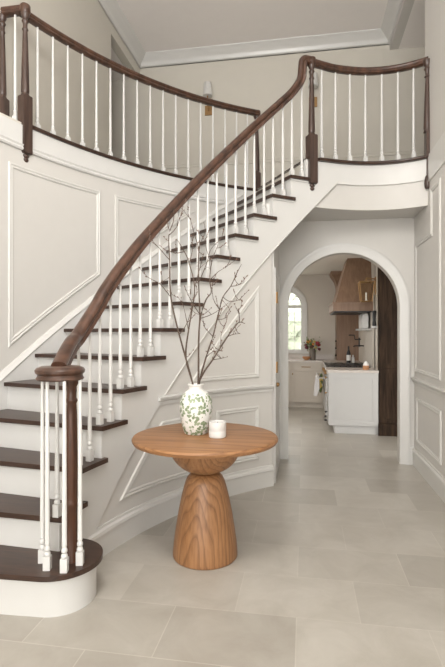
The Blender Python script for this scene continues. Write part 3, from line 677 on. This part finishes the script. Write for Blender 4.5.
for a in (45, 90, 135): tube(bm, [(WX, WY+.03, WZ1), (WX+WR*math.cos(math.radians(a)), WY+.03, WZ1+WR*math.sin(math.radians(a)))], .006, 6)
link('window_frame', bm, M['trim'], w1)
bm = bmesh.new(); box(bm, WX-WR-.12, WX+WR+.12, WY-.04, WY, WZ0-.035, WZ0); link('window_sill', bm, M['trim'], w1, bevel=.004)
# garden outside
M['leaf'] = plain('leaf', (.46, .49, .41), .8)
def blob(bm, c, r, seed, n=3, amp=.35):
    res = bmesh.ops.create_icosphere(bm, subdivisions=n, radius=1, matrix=Matrix.Identity(4))
    for v in res['verts']:
        d = v.co.normalized(); v.co = Vector(c) + Vector((d.x*r[0], d.y*r[1], d.z*r[2]))*(1+amp*noise.noise(d*3.1+Vector((seed, 0, 0))) + amp*.6*noise.noise(d*8+Vector((0, seed, 0))))
for i, (x, y, s, lab) in enumerate([(-1.4, 15.5, 1.5, 'leafy green garden tree left in the kitchen window view'), (.4, 17, 1.7, 'leafy green garden tree right in the kitchen window view')]):
    t = empty('garden_tree', (x, y, -.3), lab, 'tree')
    bm = bmesh.new(); tube(bm, [(x, y, -.3), (x+.05, y, 1), (x, y, 1.9)], [.16, .12, .08], 8); link('trunk', bm, M['twig'], t)
    bm = bmesh.new(); rr = random.Random(i)
    for q in range(9): blob(bm, (x+rr.uniform(-s, s)*.7, y+rr.uniform(-.8, .8), 2.0+rr.uniform(-.9, 1.2)), (s*.42, s*.42, s*.36), q+i*20, 3)
    link('foliage', bm, M['leaf'], t)
bm = bmesh.new(); box(bm, -30, 30, 10.4, 60, -.4, -.3); g = struct(link('floor_garden', bm, M['leaf']), 'lawn outside the kitchen window')

def shaker(bm, x0, x1, y, z0, z1, rail_=.055, d=.013, axis='y'):
    # recessed frame on a face at y, standing out towards -y (or towards -x)
    def bx(a0, a1, c0, c1, t):
        if axis == 'y': box(bm, a0, a1, y-t, y, c0, c1)
        else: box(bm, y-t, y, a0, a1, c0, c1)
    bx(x0, x1, z0, z1, .004)
    bx(x0, x0+rail_, z0, z1, .004+d); bx(x1-rail_, x1, z0, z1, .004+d); bx(x0+rail_, x1-rail_, z1-rail_, z1, .004+d); bx(x0+rail_, x1-rail_, z0, z0+rail_, .004+d)
# end cabinet
kc = empty('kitchen_cabinet', (.7, 7.4, 0), 'pale grey cabinet with panelled end facing the arch, left of the dark wood column', 'cabinet')
bm = bmesh.new(); box(bm, .365, KX, 7.14, 7.70, .115, .885); box(bm, .44, KX, 7.16, 7.70, 0, .115); link('body', bm, M['cab'], kc)
bm = bmesh.new(); shaker(bm, .355, KX-.005, 7.14, .12, .88, .075, .014); link('end_panel', bm, M['cab'], kc)
for z0, z1 in ((.70, .875), (.42, .69), (.125, .41)):
    bm = bmesh.new(); shaker(bm, 7.16, 7.69, .365, z0, z1, .045, axis='x'); dr = link('drawer', bm, M['cab'], kc)
    zk = (z0+z1)/2
    bm = bmesh.new(); tube(bm, [(.353, 7.42, zk), (.33, 7.42, zk)], .006, 8); bmesh.ops.create_uvsphere(bm, u_segments=10, v_segments=8, radius=.016, matrix=Matrix.Translation((.325, 7.42, zk)))
    kn = link('knob', bm, M['brass'] if z0 > .4 else M['black'], dr, smooth=True)
# oven range
rg = empty('range_cooker', (.7, 8.3, 0), 'stainless range cooker with dark hob set into the kitchen counter', 'cooker')
bm = bmesh.new(); box(bm, .36, KX, 7.71, 8.89, .06, .905); link('body', bm, M['steel'], rg, bevel=.004)
bm = bmesh.new(); box(bm, .34, .36, 7.76, 8.84, .16, .70); link('oven_door', bm, M['steel'], rg, bevel=.004)
bm = bmesh.new(); box(bm, .36, KX-.03, 7.73, 8.87, .905, .925)
for y in (7.95, 8.3, 8.65):
    for x in (.52, .86):
        lathe(bm, [(0, 0), (.05, 0), (.045, .006), (0, .007)], x, y, .925, 16)
        for a in range(4): box(bm, x-.14+.09*a, x-.128+.09*a, y-.16, y+.16, .925, .938)
link('hob', bm, M['black'], rg)
bm = bmesh.new(); tube(bm, [(.225, 7.8, .735), (.225, 8.8, .735)], .013, 10); [tube(bm, [(.345, y, .735), (.225, y, .735)], .01, 8) for y in (7.84, 8.76)]; link('handle', bm, M['steel'], rg, smooth=True)
for y in (7.82, 7.98, 8.14, 8.46, 8.62, 8.78):
    bm = bmesh.new(); tube(bm, [(.36, y, .82), (.32, y, .82)], .024, 14); link('knob', bm, M['brass'], rg, smooth=True)
for z in (.135, .075):
    bm = bmesh.new(); tube(bm, [(.36, 7.80, z), (.32, 7.80, z)], .013, 10); link('foot', bm, M['black'], rg)
M['towelw'] = plain('white_towel', (.62, .60, .60), .9)
def towel_mat():
    m, nt, b = new_mat('patterned_towel'); b.inputs['Roughness'].default_value = .9
    tc = N(nt, 'ShaderNodeTexCoord'); vo = N(nt, 'ShaderNodeTexVoronoi', i_Scale=16.0); lk(nt, tc.outputs['Object'], vo.inputs['Vector'])
    cr = N(nt, 'ShaderNodeValToRGB'); cr.color_ramp.interpolation = 'CONSTANT'; e = cr.color_ramp.elements
    e[0].color = (.50, .38, .12, 1); e[1].position = .35; e[1].color = (.12, .14, .18, 1); x = e.new(.55); x.color = (.5, .47, .42, 1); x = e.new(.8); x.color = (.10, .13, .05, 1)
    sp = N(nt, 'ShaderNodeSeparateColor'); lk(nt, vo.outputs['Color'], sp.inputs[0]); lk(nt, sp.outputs[0], cr.inputs[0]); lk(nt, cr.outputs[0], b.inputs['Base Color']); return m
M['towelp'] = towel_mat()
def towel(y0, y1, ztop, zb, mat, lab, off=-.05):
    bm = bmesh.new(); n = 14; rows = []
    prof = [(.262+off, zb+.01), (.30+off, zb+.12), (.298+off, ztop-.02), (.276+off, ztop+.003), (.25+off, ztop-.02), (.235+off, (ztop+zb)/2), (.222+off, zb)]
    for x, z in prof:
        rows.append([bm.verts.new((x + .009*math.sin(i*1.9)*(1 if z < ztop-.05 else .1), y0+(y1-y0)*i/n, z)) for i in range(n+1)])
    for A, B in zip(rows, rows[1:]+rows[:1]):
        for i in range(n): bm.faces.new((A[i], A[i+1], B[i+1], B[i]))
    bm.faces.new([r[0] for r in rows]); bm.faces.new([r[-1] for r in rows][::-1])
    thing(link('tea_towel', bm, mat, smooth=True), lab, 'towel')
towel(8.02, 8.34, .757, .42, M['towelw'], 'plain white tea towel hanging on the near end of the cooker handle', -.055)
towel(8.44, 8.74, .757, .42, M['towelp'], 'yellow and dark patterned tea towel hanging behind the white one on the cooker handle', .02)
# far side cabinet run + back run
bc = empty('back_cabinet', (-.7, 9.8, 0), 'cream base cabinets with brass pull along the kitchen back wall under the window', 'cabinet')
bm = bmesh.new(); box(bm, -2.0, KX, 9.5, WY, .10, .885); box(bm, -2.0, KX, 9.55, WY, 0, .10); box(bm, .38, KX, 8.9, 9.5, 0, .885); link('body', bm, M['cab2'], bc)
for x0, x1 in ((-1.4, -.85), (-.84, -.26), (-.25, .33)):
    bm = bmesh.new(); shaker(bm, x0, x1, 9.5, .72, .875, .03); dr = link('drawer', bm, M['cab2'], bc)
    bm = bmesh.new(); xm = (x0+x1)/2; tube(bm, [(xm-.09, 9.455, .80), (xm+.09, 9.455, .80)], .007, 8); [tube(bm, [(xm+q, 9.49, .80), (xm+q, 9.455, .80)], .005, 6) for q in (-.07, .07)]; link('pull', bm, M['brass'], dr)
    bm = bmesh.new(); shaker(bm, x0, x1, 9.5, .11, .71, .06); dr = link('door', bm, M['cab2'], bc)
    bm = bmesh.new(); bmesh.ops.create_uvsphere(bm, u_segments=10, v_segments=8, radius=.014, matrix=Matrix.Translation((x0+.03, 9.472, .66))); link('knob', bm, M['brass'], dr)
bm = bmesh.new(); box(bm, -2.0, KX, 9.46, WY, .885, .92); box(bm, .345, KX, 8.895, 9.46, .885, .92); box(bm, -2.0, .6, WY-.02, WY, .92, 1.02)
thing(link('worktop', bm, M['stone']), 'pale stone worktop along the kitchen back wall, holding the flowers', 'worktop')
bm = bmesh.new(); box(bm, .335, KX, 7.11, 7.705, .885, .92)
thing(link('worktop', bm, M['stone'], bevel=.003), 'pale stone worktop on the cabinet nearest the arch', 'worktop')
# hood
hd = empty('range_hood', (.75, 8.3, 1.76), 'tapered tan wood range hood hanging above the cooker', 'range hood')
bm = bmesh.new()
hexa(bm, [(.475, 7.70, 1.90), (KX, 7.70, 1.90), (KX, 8.94, 1.90), (.475, 8.94, 1.90), (.69, 7.95, 2.66), (KX, 7.95, 2.66), (KX, 8.6, 2.66), (.69, 8.6, 2.66)])
link('canopy', bm, M['hood'], hd)
bm = bmesh.new(); box(bm, .45, KX, 7.68, 8.96, 1.80, 1.925); box(bm, .44, KX, 7.67, 8.97, 1.92, 1.94); link('skirt_band', bm, M['hood'], hd, bevel=.004)
bm = bmesh.new(); box(bm, .47, KX-.02, 7.70, 8.94, 1.782, 1.801); link('vent_filter', bm, M['black'], hd)
# tall tan cupboard on the far counter
tc_ = empty('tall_cupboard', (.84, 9.9, .92), 'tall tan wood cupboard standing on the worktop in the far kitchen corner', 'cupboard')
bm = bmesh.new(); box(bm, .635, KX, 9.66, WY, .921, 2.5)
for i in range(1, 6): box(bm, .635+i*.07, .637+i*.07, 9.656, 9.66, .95, 2.45)
link('body', bm, M['hood'], tc_)
bm = bmesh.new(); rings = []
for z, o in ((2.36, 0), (2.42, .01), (2.48, .03), (2.54, .065), (2.60, .11), (2.63, .12), (2.66, .12)):
    rings.append([bm.verts.new(p) for p in ((.635-o, 9.66-o, z), (KX, 9.66-o, z), (KX, WY, z), (.635-o, WY, z))])
for A, B in zip(rings, rings[1:]):
    for j in range(4): bm.faces.new((A[j], A[(j+1) % 4], B[(j+1) % 4], B[j]))
bm.faces.new(rings[0][::-1]); bm.faces.new(rings[-1]); link('crown', bm, M['hood'], tc_)
for z in (1.30, 1.16, 1.02):
    bm = bmesh.new(); bmesh.ops.create_uvsphere(bm, u_segments=10, v_segments=8, radius=.018, matrix=Matrix.Translation((.62, 9.72, z))); link('knob', bm, M['black'], tc_, smooth=True)
# dark column / pantry panel
pn = empty('pantry_cabinet', (1.3, 7.25, 0), 'tall dark brown wood pantry cabinet just inside the right of the arch', 'cabinet')
bm = bmesh.new(); box(bm, 1.052, 1.7, 7.10, 7.44, 0, 2.63); link('body', bm, M['pantry'], pn)
bm = bmesh.new(); box(bm, 1.040, 1.71, 7.07, 7.10, 0, .17); link('plinth', bm, M['pantry'], pn, bevel=.004)
bm = bmesh.new(); shaker(bm, 1.058, 1.6, 7.10, .18, .95, .06, .012); shaker(bm, 1.058, 1.6, 7.10, .96, 2.6, .06, .012); link('door', bm, M['pantry'], pn)
# lantern
M['lglass'] = plain('lantern_glass', (1, .95, .85), 0, 0, Transmission_Weight=1.0, IOR=1.02)
lx, ly, lz = .915, 7.42, 1.93
ln = empty('wall_lantern', (KX, ly, lz), 'tapered brass lantern sconce on the kitchen wall in front of the hood', 'wall lamp')
bm = bmesh.new(); b0, b1 = .075, .105
def bar(bm, a, b, r=.0065): tube(bm, [a, b], r, 6)
C0 = [(lx+sx*b0, ly+sy*b0, lz) for sx, sy in ((-1, -1), (1, -1), (1, 1), (-1, 1))]; C1 = [(lx+sx*b1, ly+sy*b1, lz+.29) for sx, sy in ((-1, -1), (1, -1), (1, 1), (-1, 1))]
for i in range(4): bar(bm, C0[i], C0[(i+1) % 4]); bar(bm, C1[i], C1[(i+1) % 4]); bar(bm, C0[i], C1[i])
lathe(bm, [(0, 0), (.05, 0), (.015, .03), (.012, .05), (0, .052)], lx, ly, lz+.29, 12); box(bm, KX-.012, KX, ly-.05, ly+.05, lz+.1, lz+.36)
tube(bm, [(KX-.01, ly, lz+.33), (lx, ly, lz+.35), (lx, ly, lz+.31)], .009, 8)
link('cage', bm, M['brass'], ln)
bm = bmesh.new(); hexa(bm, [Vector(p)*1 + (Vector((lx, ly, p[2]))-Vector(p))*.06 for p in C0] + [Vector(p) + (Vector((lx, ly, p[2]))-Vector(p))*.06 for p in C1]); link('pane', bm, M['lglass'], ln)
bm = bmesh.new(); lathe(bm, [(0, .0), (.022, .0), (.012, .02), (.012, .12), (0, .122)], lx, ly, lz+.01, 12); link('candle', bm, M['ceramic'], ln)
# shelf & wall items
bm = bmesh.new(); box(bm, KX-.15, KX, 7.9, 8.75, 1.50, 1.53)
thing(link('wall_shelf', bm, M['cab'], bevel=.003), 'long white wall shelf below the range hood', 'shelf')
bm = bmesh.new(); box(bm, KX-.07, KX, 7.25, 7.42, 1.53, 1.56)
thing(link('wall_shelf', bm, M['cab'], bevel=.003), 'short white wall ledge under the black jar beside the dark pantry', 'shelf')
bm = bmesh.new(); lathe(bm, [(0, 0), (.028, 0), (.03, .02), (.024, .08), (.027, .19), (.03, .2), (.03, .225), (0, .23)], KX-.034, 7.32, 1.56, 16)
thing(link('pepper_mill', bm, M['black'], smooth=True), 'slim black mill standing on the short ledge beside the dark pantry', 'mill')
bm = bmesh.new(); n = 10
rows = [[bm.verts.new((KX-.03-.10*w_, y+.01*math.sin(i*2+w_*3), z+.012*math.sin(i*1.7+z*9))) for i, y in enumerate(frange(8.0, 8.42, n))] for w_, z in ((.0, 1.531), (1, 1.531), (1.05, 1.62), (.95, 1.72), (.7, 1.77), (.2, 1.78), (0, 1.75))]
for A, B in zip(rows, rows[1:]+rows[:1]):
    for i in range(n): bm.faces.new((A[i], A[i+1], B[i+1], B[i]))
bm.faces.new([r[0] for r in rows]); bm.faces.new([r[-1] for r in rows][::-1])
thing(link('cloth_bundle', bm, M['ceramic'], smooth=True, auto=1.2), 'white folded cloth bundle on the shelf under the hood', 'cloth')
pf = empty('pot_filler', (KX, 8.85, 1.22), 'small black wall tap over the far side of the hob', 'tap')
bm = bmesh.new(); tube(bm, [(KX, 8.85, 1.23), (KX-.16, 8.83, 1.23), (KX-.18, 8.83, 1.21)], .011, 8); tube(bm, [(KX-.08, 8.84, 1.23), (KX-.08, 8.84, 1.375)], .012, 8); lathe(bm, [(0, 0), (.022, 0), (.022, .03), (0, .03)], KX-.08, 8.84, 1.215, 12); link('spout', bm, M['black'], pf, smooth=True)
bm = bmesh.new(); tube(bm, [(KX-.22, 9.3, 1.42), (KX-.12, 9.3, 1.42), (KX-.11, 9.3, 1.34), (KX, 9.3, 1.34)], .011, 8)
thing(link('wall_hook', bm, M['black'], smooth=True), 'small black bracket beyond the wall tap in front of the tan cupboard', 'hook')
# bottles and jars on the worktop
wb = empty('wine_bottle', (.80, 8.98, .92), 'dark wine bottle with a white label at the far side of the hob', 'bottle')
bm = bmesh.new(); lathe(bm, [(0, 0), (.036, 0), (.038, .01), (.038, .17), (.03, .2), (.015, .23), (.014, .29), (.016, .3), (0, .3)], .80, 8.98, .92, 20); link('glass', bm, M['black'], wb, smooth=True)
bm = bmesh.new(); lathe(bm, [(.0385, .04), (.0392, .04), (.0392, .14), (.0385, .14)], .80, 8.98, .92, 20); link('label', bm, M['ceramic'], wb, smooth=True)
bm = bmesh.new(); lathe(bm, [(0, 0), (.03, 0), (.03, .09), (.015, .11), (.012, .14), (0, .14)], .88, 9.0, .92, 16)
thing(link('oil_bottle', bm, M['steel'], smooth=True), 'small grey oil bottle right of the wine bottle', 'bottle')
jr = empty('salt_jar', (.90, 7.32, .92), 'wooden salt jar with a white lid on the worktop nearest the arch', 'jar')
M['tanw'] = plain('tan_wood', (.42, .20, .09), .5)
bm = bmesh.new(); lathe(bm, [(0, 0), (.045, 0), (.047, .01), (.047, .06), (0, .06)], .90, 7.32, .92, 20); link('body', bm, M['tanw'], jr, smooth=True)
bm = bmesh.new(); lathe(bm, [(0, .06), (.04, .06), (.034, .09), (.02, .12), (0, .125)], .90, 7.32, .92, 20); link('lid', bm, M['ceramic'], jr, smooth=True)
# flowers
bm = bmesh.new(); lathe(bm, [(0, 0), (.055, 0), (.06, .02), (.062, .14), (.055, .2), (.06, .23), (.052, .23), (.045, .2), (.045, .03), (0, .03)], .17, 9.78, .92, 24)
M['crock'] = plain('grey_crock', (.16, .135, .11), .5)
thing(link('flower_vase', bm, M['crock'], smooth=True), 'grey stoneware vase holding flowers on the back worktop by the window', 'vase')
bq = empty('bouquet', (.17, 9.78, 1.0), 'loose bouquet of orange, red and green flowers in the grey kitchen vase', 'flowers')
bm = bmesh.new(); rr = random.Random(5)
for q in range(26):
    a = rr.uniform(0, 2*PI); e = rr.uniform(.25, 1.3); L = rr.uniform(.17, .27); d = Vector((math.cos(a)*math.cos(e), math.sin(a)*math.cos(e), math.sin(e)))
    s0 = Vector((.17, 9.78, 1.10)); tube(bm, [s0-Vector((0, 0, .1)), s0 + d*L*.5 + Vector((0, 0, .03)), s0 + d*L], .003, 4)
    for w_ in range(5):
        c = s0 + d*L*rr.uniform(.45, 1) + Vector((rr.uniform(-.03, .03), rr.uniform(-.03, .03), rr.uniform(-.02, .03))); f = Vector((rr.uniform(-1, 1), rr.uniform(-1, 1), rr.uniform(-.3, 1))).normalized(); g2 = f.cross(Vector((0, 0, 1))).normalized()*.013
        vs = [bm.verts.new(p) for p in (c, c+f*.03+g2, c+f*.065, c+f*.03-g2)]; bm.faces.new(vs)
o = link('foliage', bm, plain('bouquet_leaf', (.10, .17, .035), .6), bq); o['kind'] = 'stuff'
fm = {'orange': plain('orange_petal', (.70, .27, .06), .6), 'red': plain('red_petal', (.30, .035, .04), .6), 'plum': plain('plum_petal', (.12, .03, .04), .6), 'yellow': plain('yellow_petal', (.5, .4, .1), .6)}
for x, z, c, r in ((-.075, .335, 'orange', .036), (.09, .31, 'red', .034), (.12, .27, 'red', .028), (-.12, .22, 'plum', .028), (-.14, .27, 'plum', .022), (.03, .34, 'yellow', .02), (-.02, .24, 'plum', .03), (.06, .22, 'yellow', .018), (.13, .19, 'plum', .024), (.01, .29, 'orange', .02)):
    r *= 1.35; bm = bmesh.new(); blob(bm, (.17+x, 9.70+rr.uniform(-.04, .06), .92+z+.03), (r, r, r*.8), x*50, 2, .5); link('blossom', bm, fm[c], bq, smooth=True)
bm = bmesh.new(); lathe(bm, [(0, 0), (.035, 0), (.07, .03), (.085, .07), (.08, .07), (.06, .03), (0, .015)], .05, 9.72, .92, 24)
thing(link('wooden_bowl', bm, M['tanw'], smooth=True), 'small brown wooden bowl left of the kitchen flowers', 'bowl')
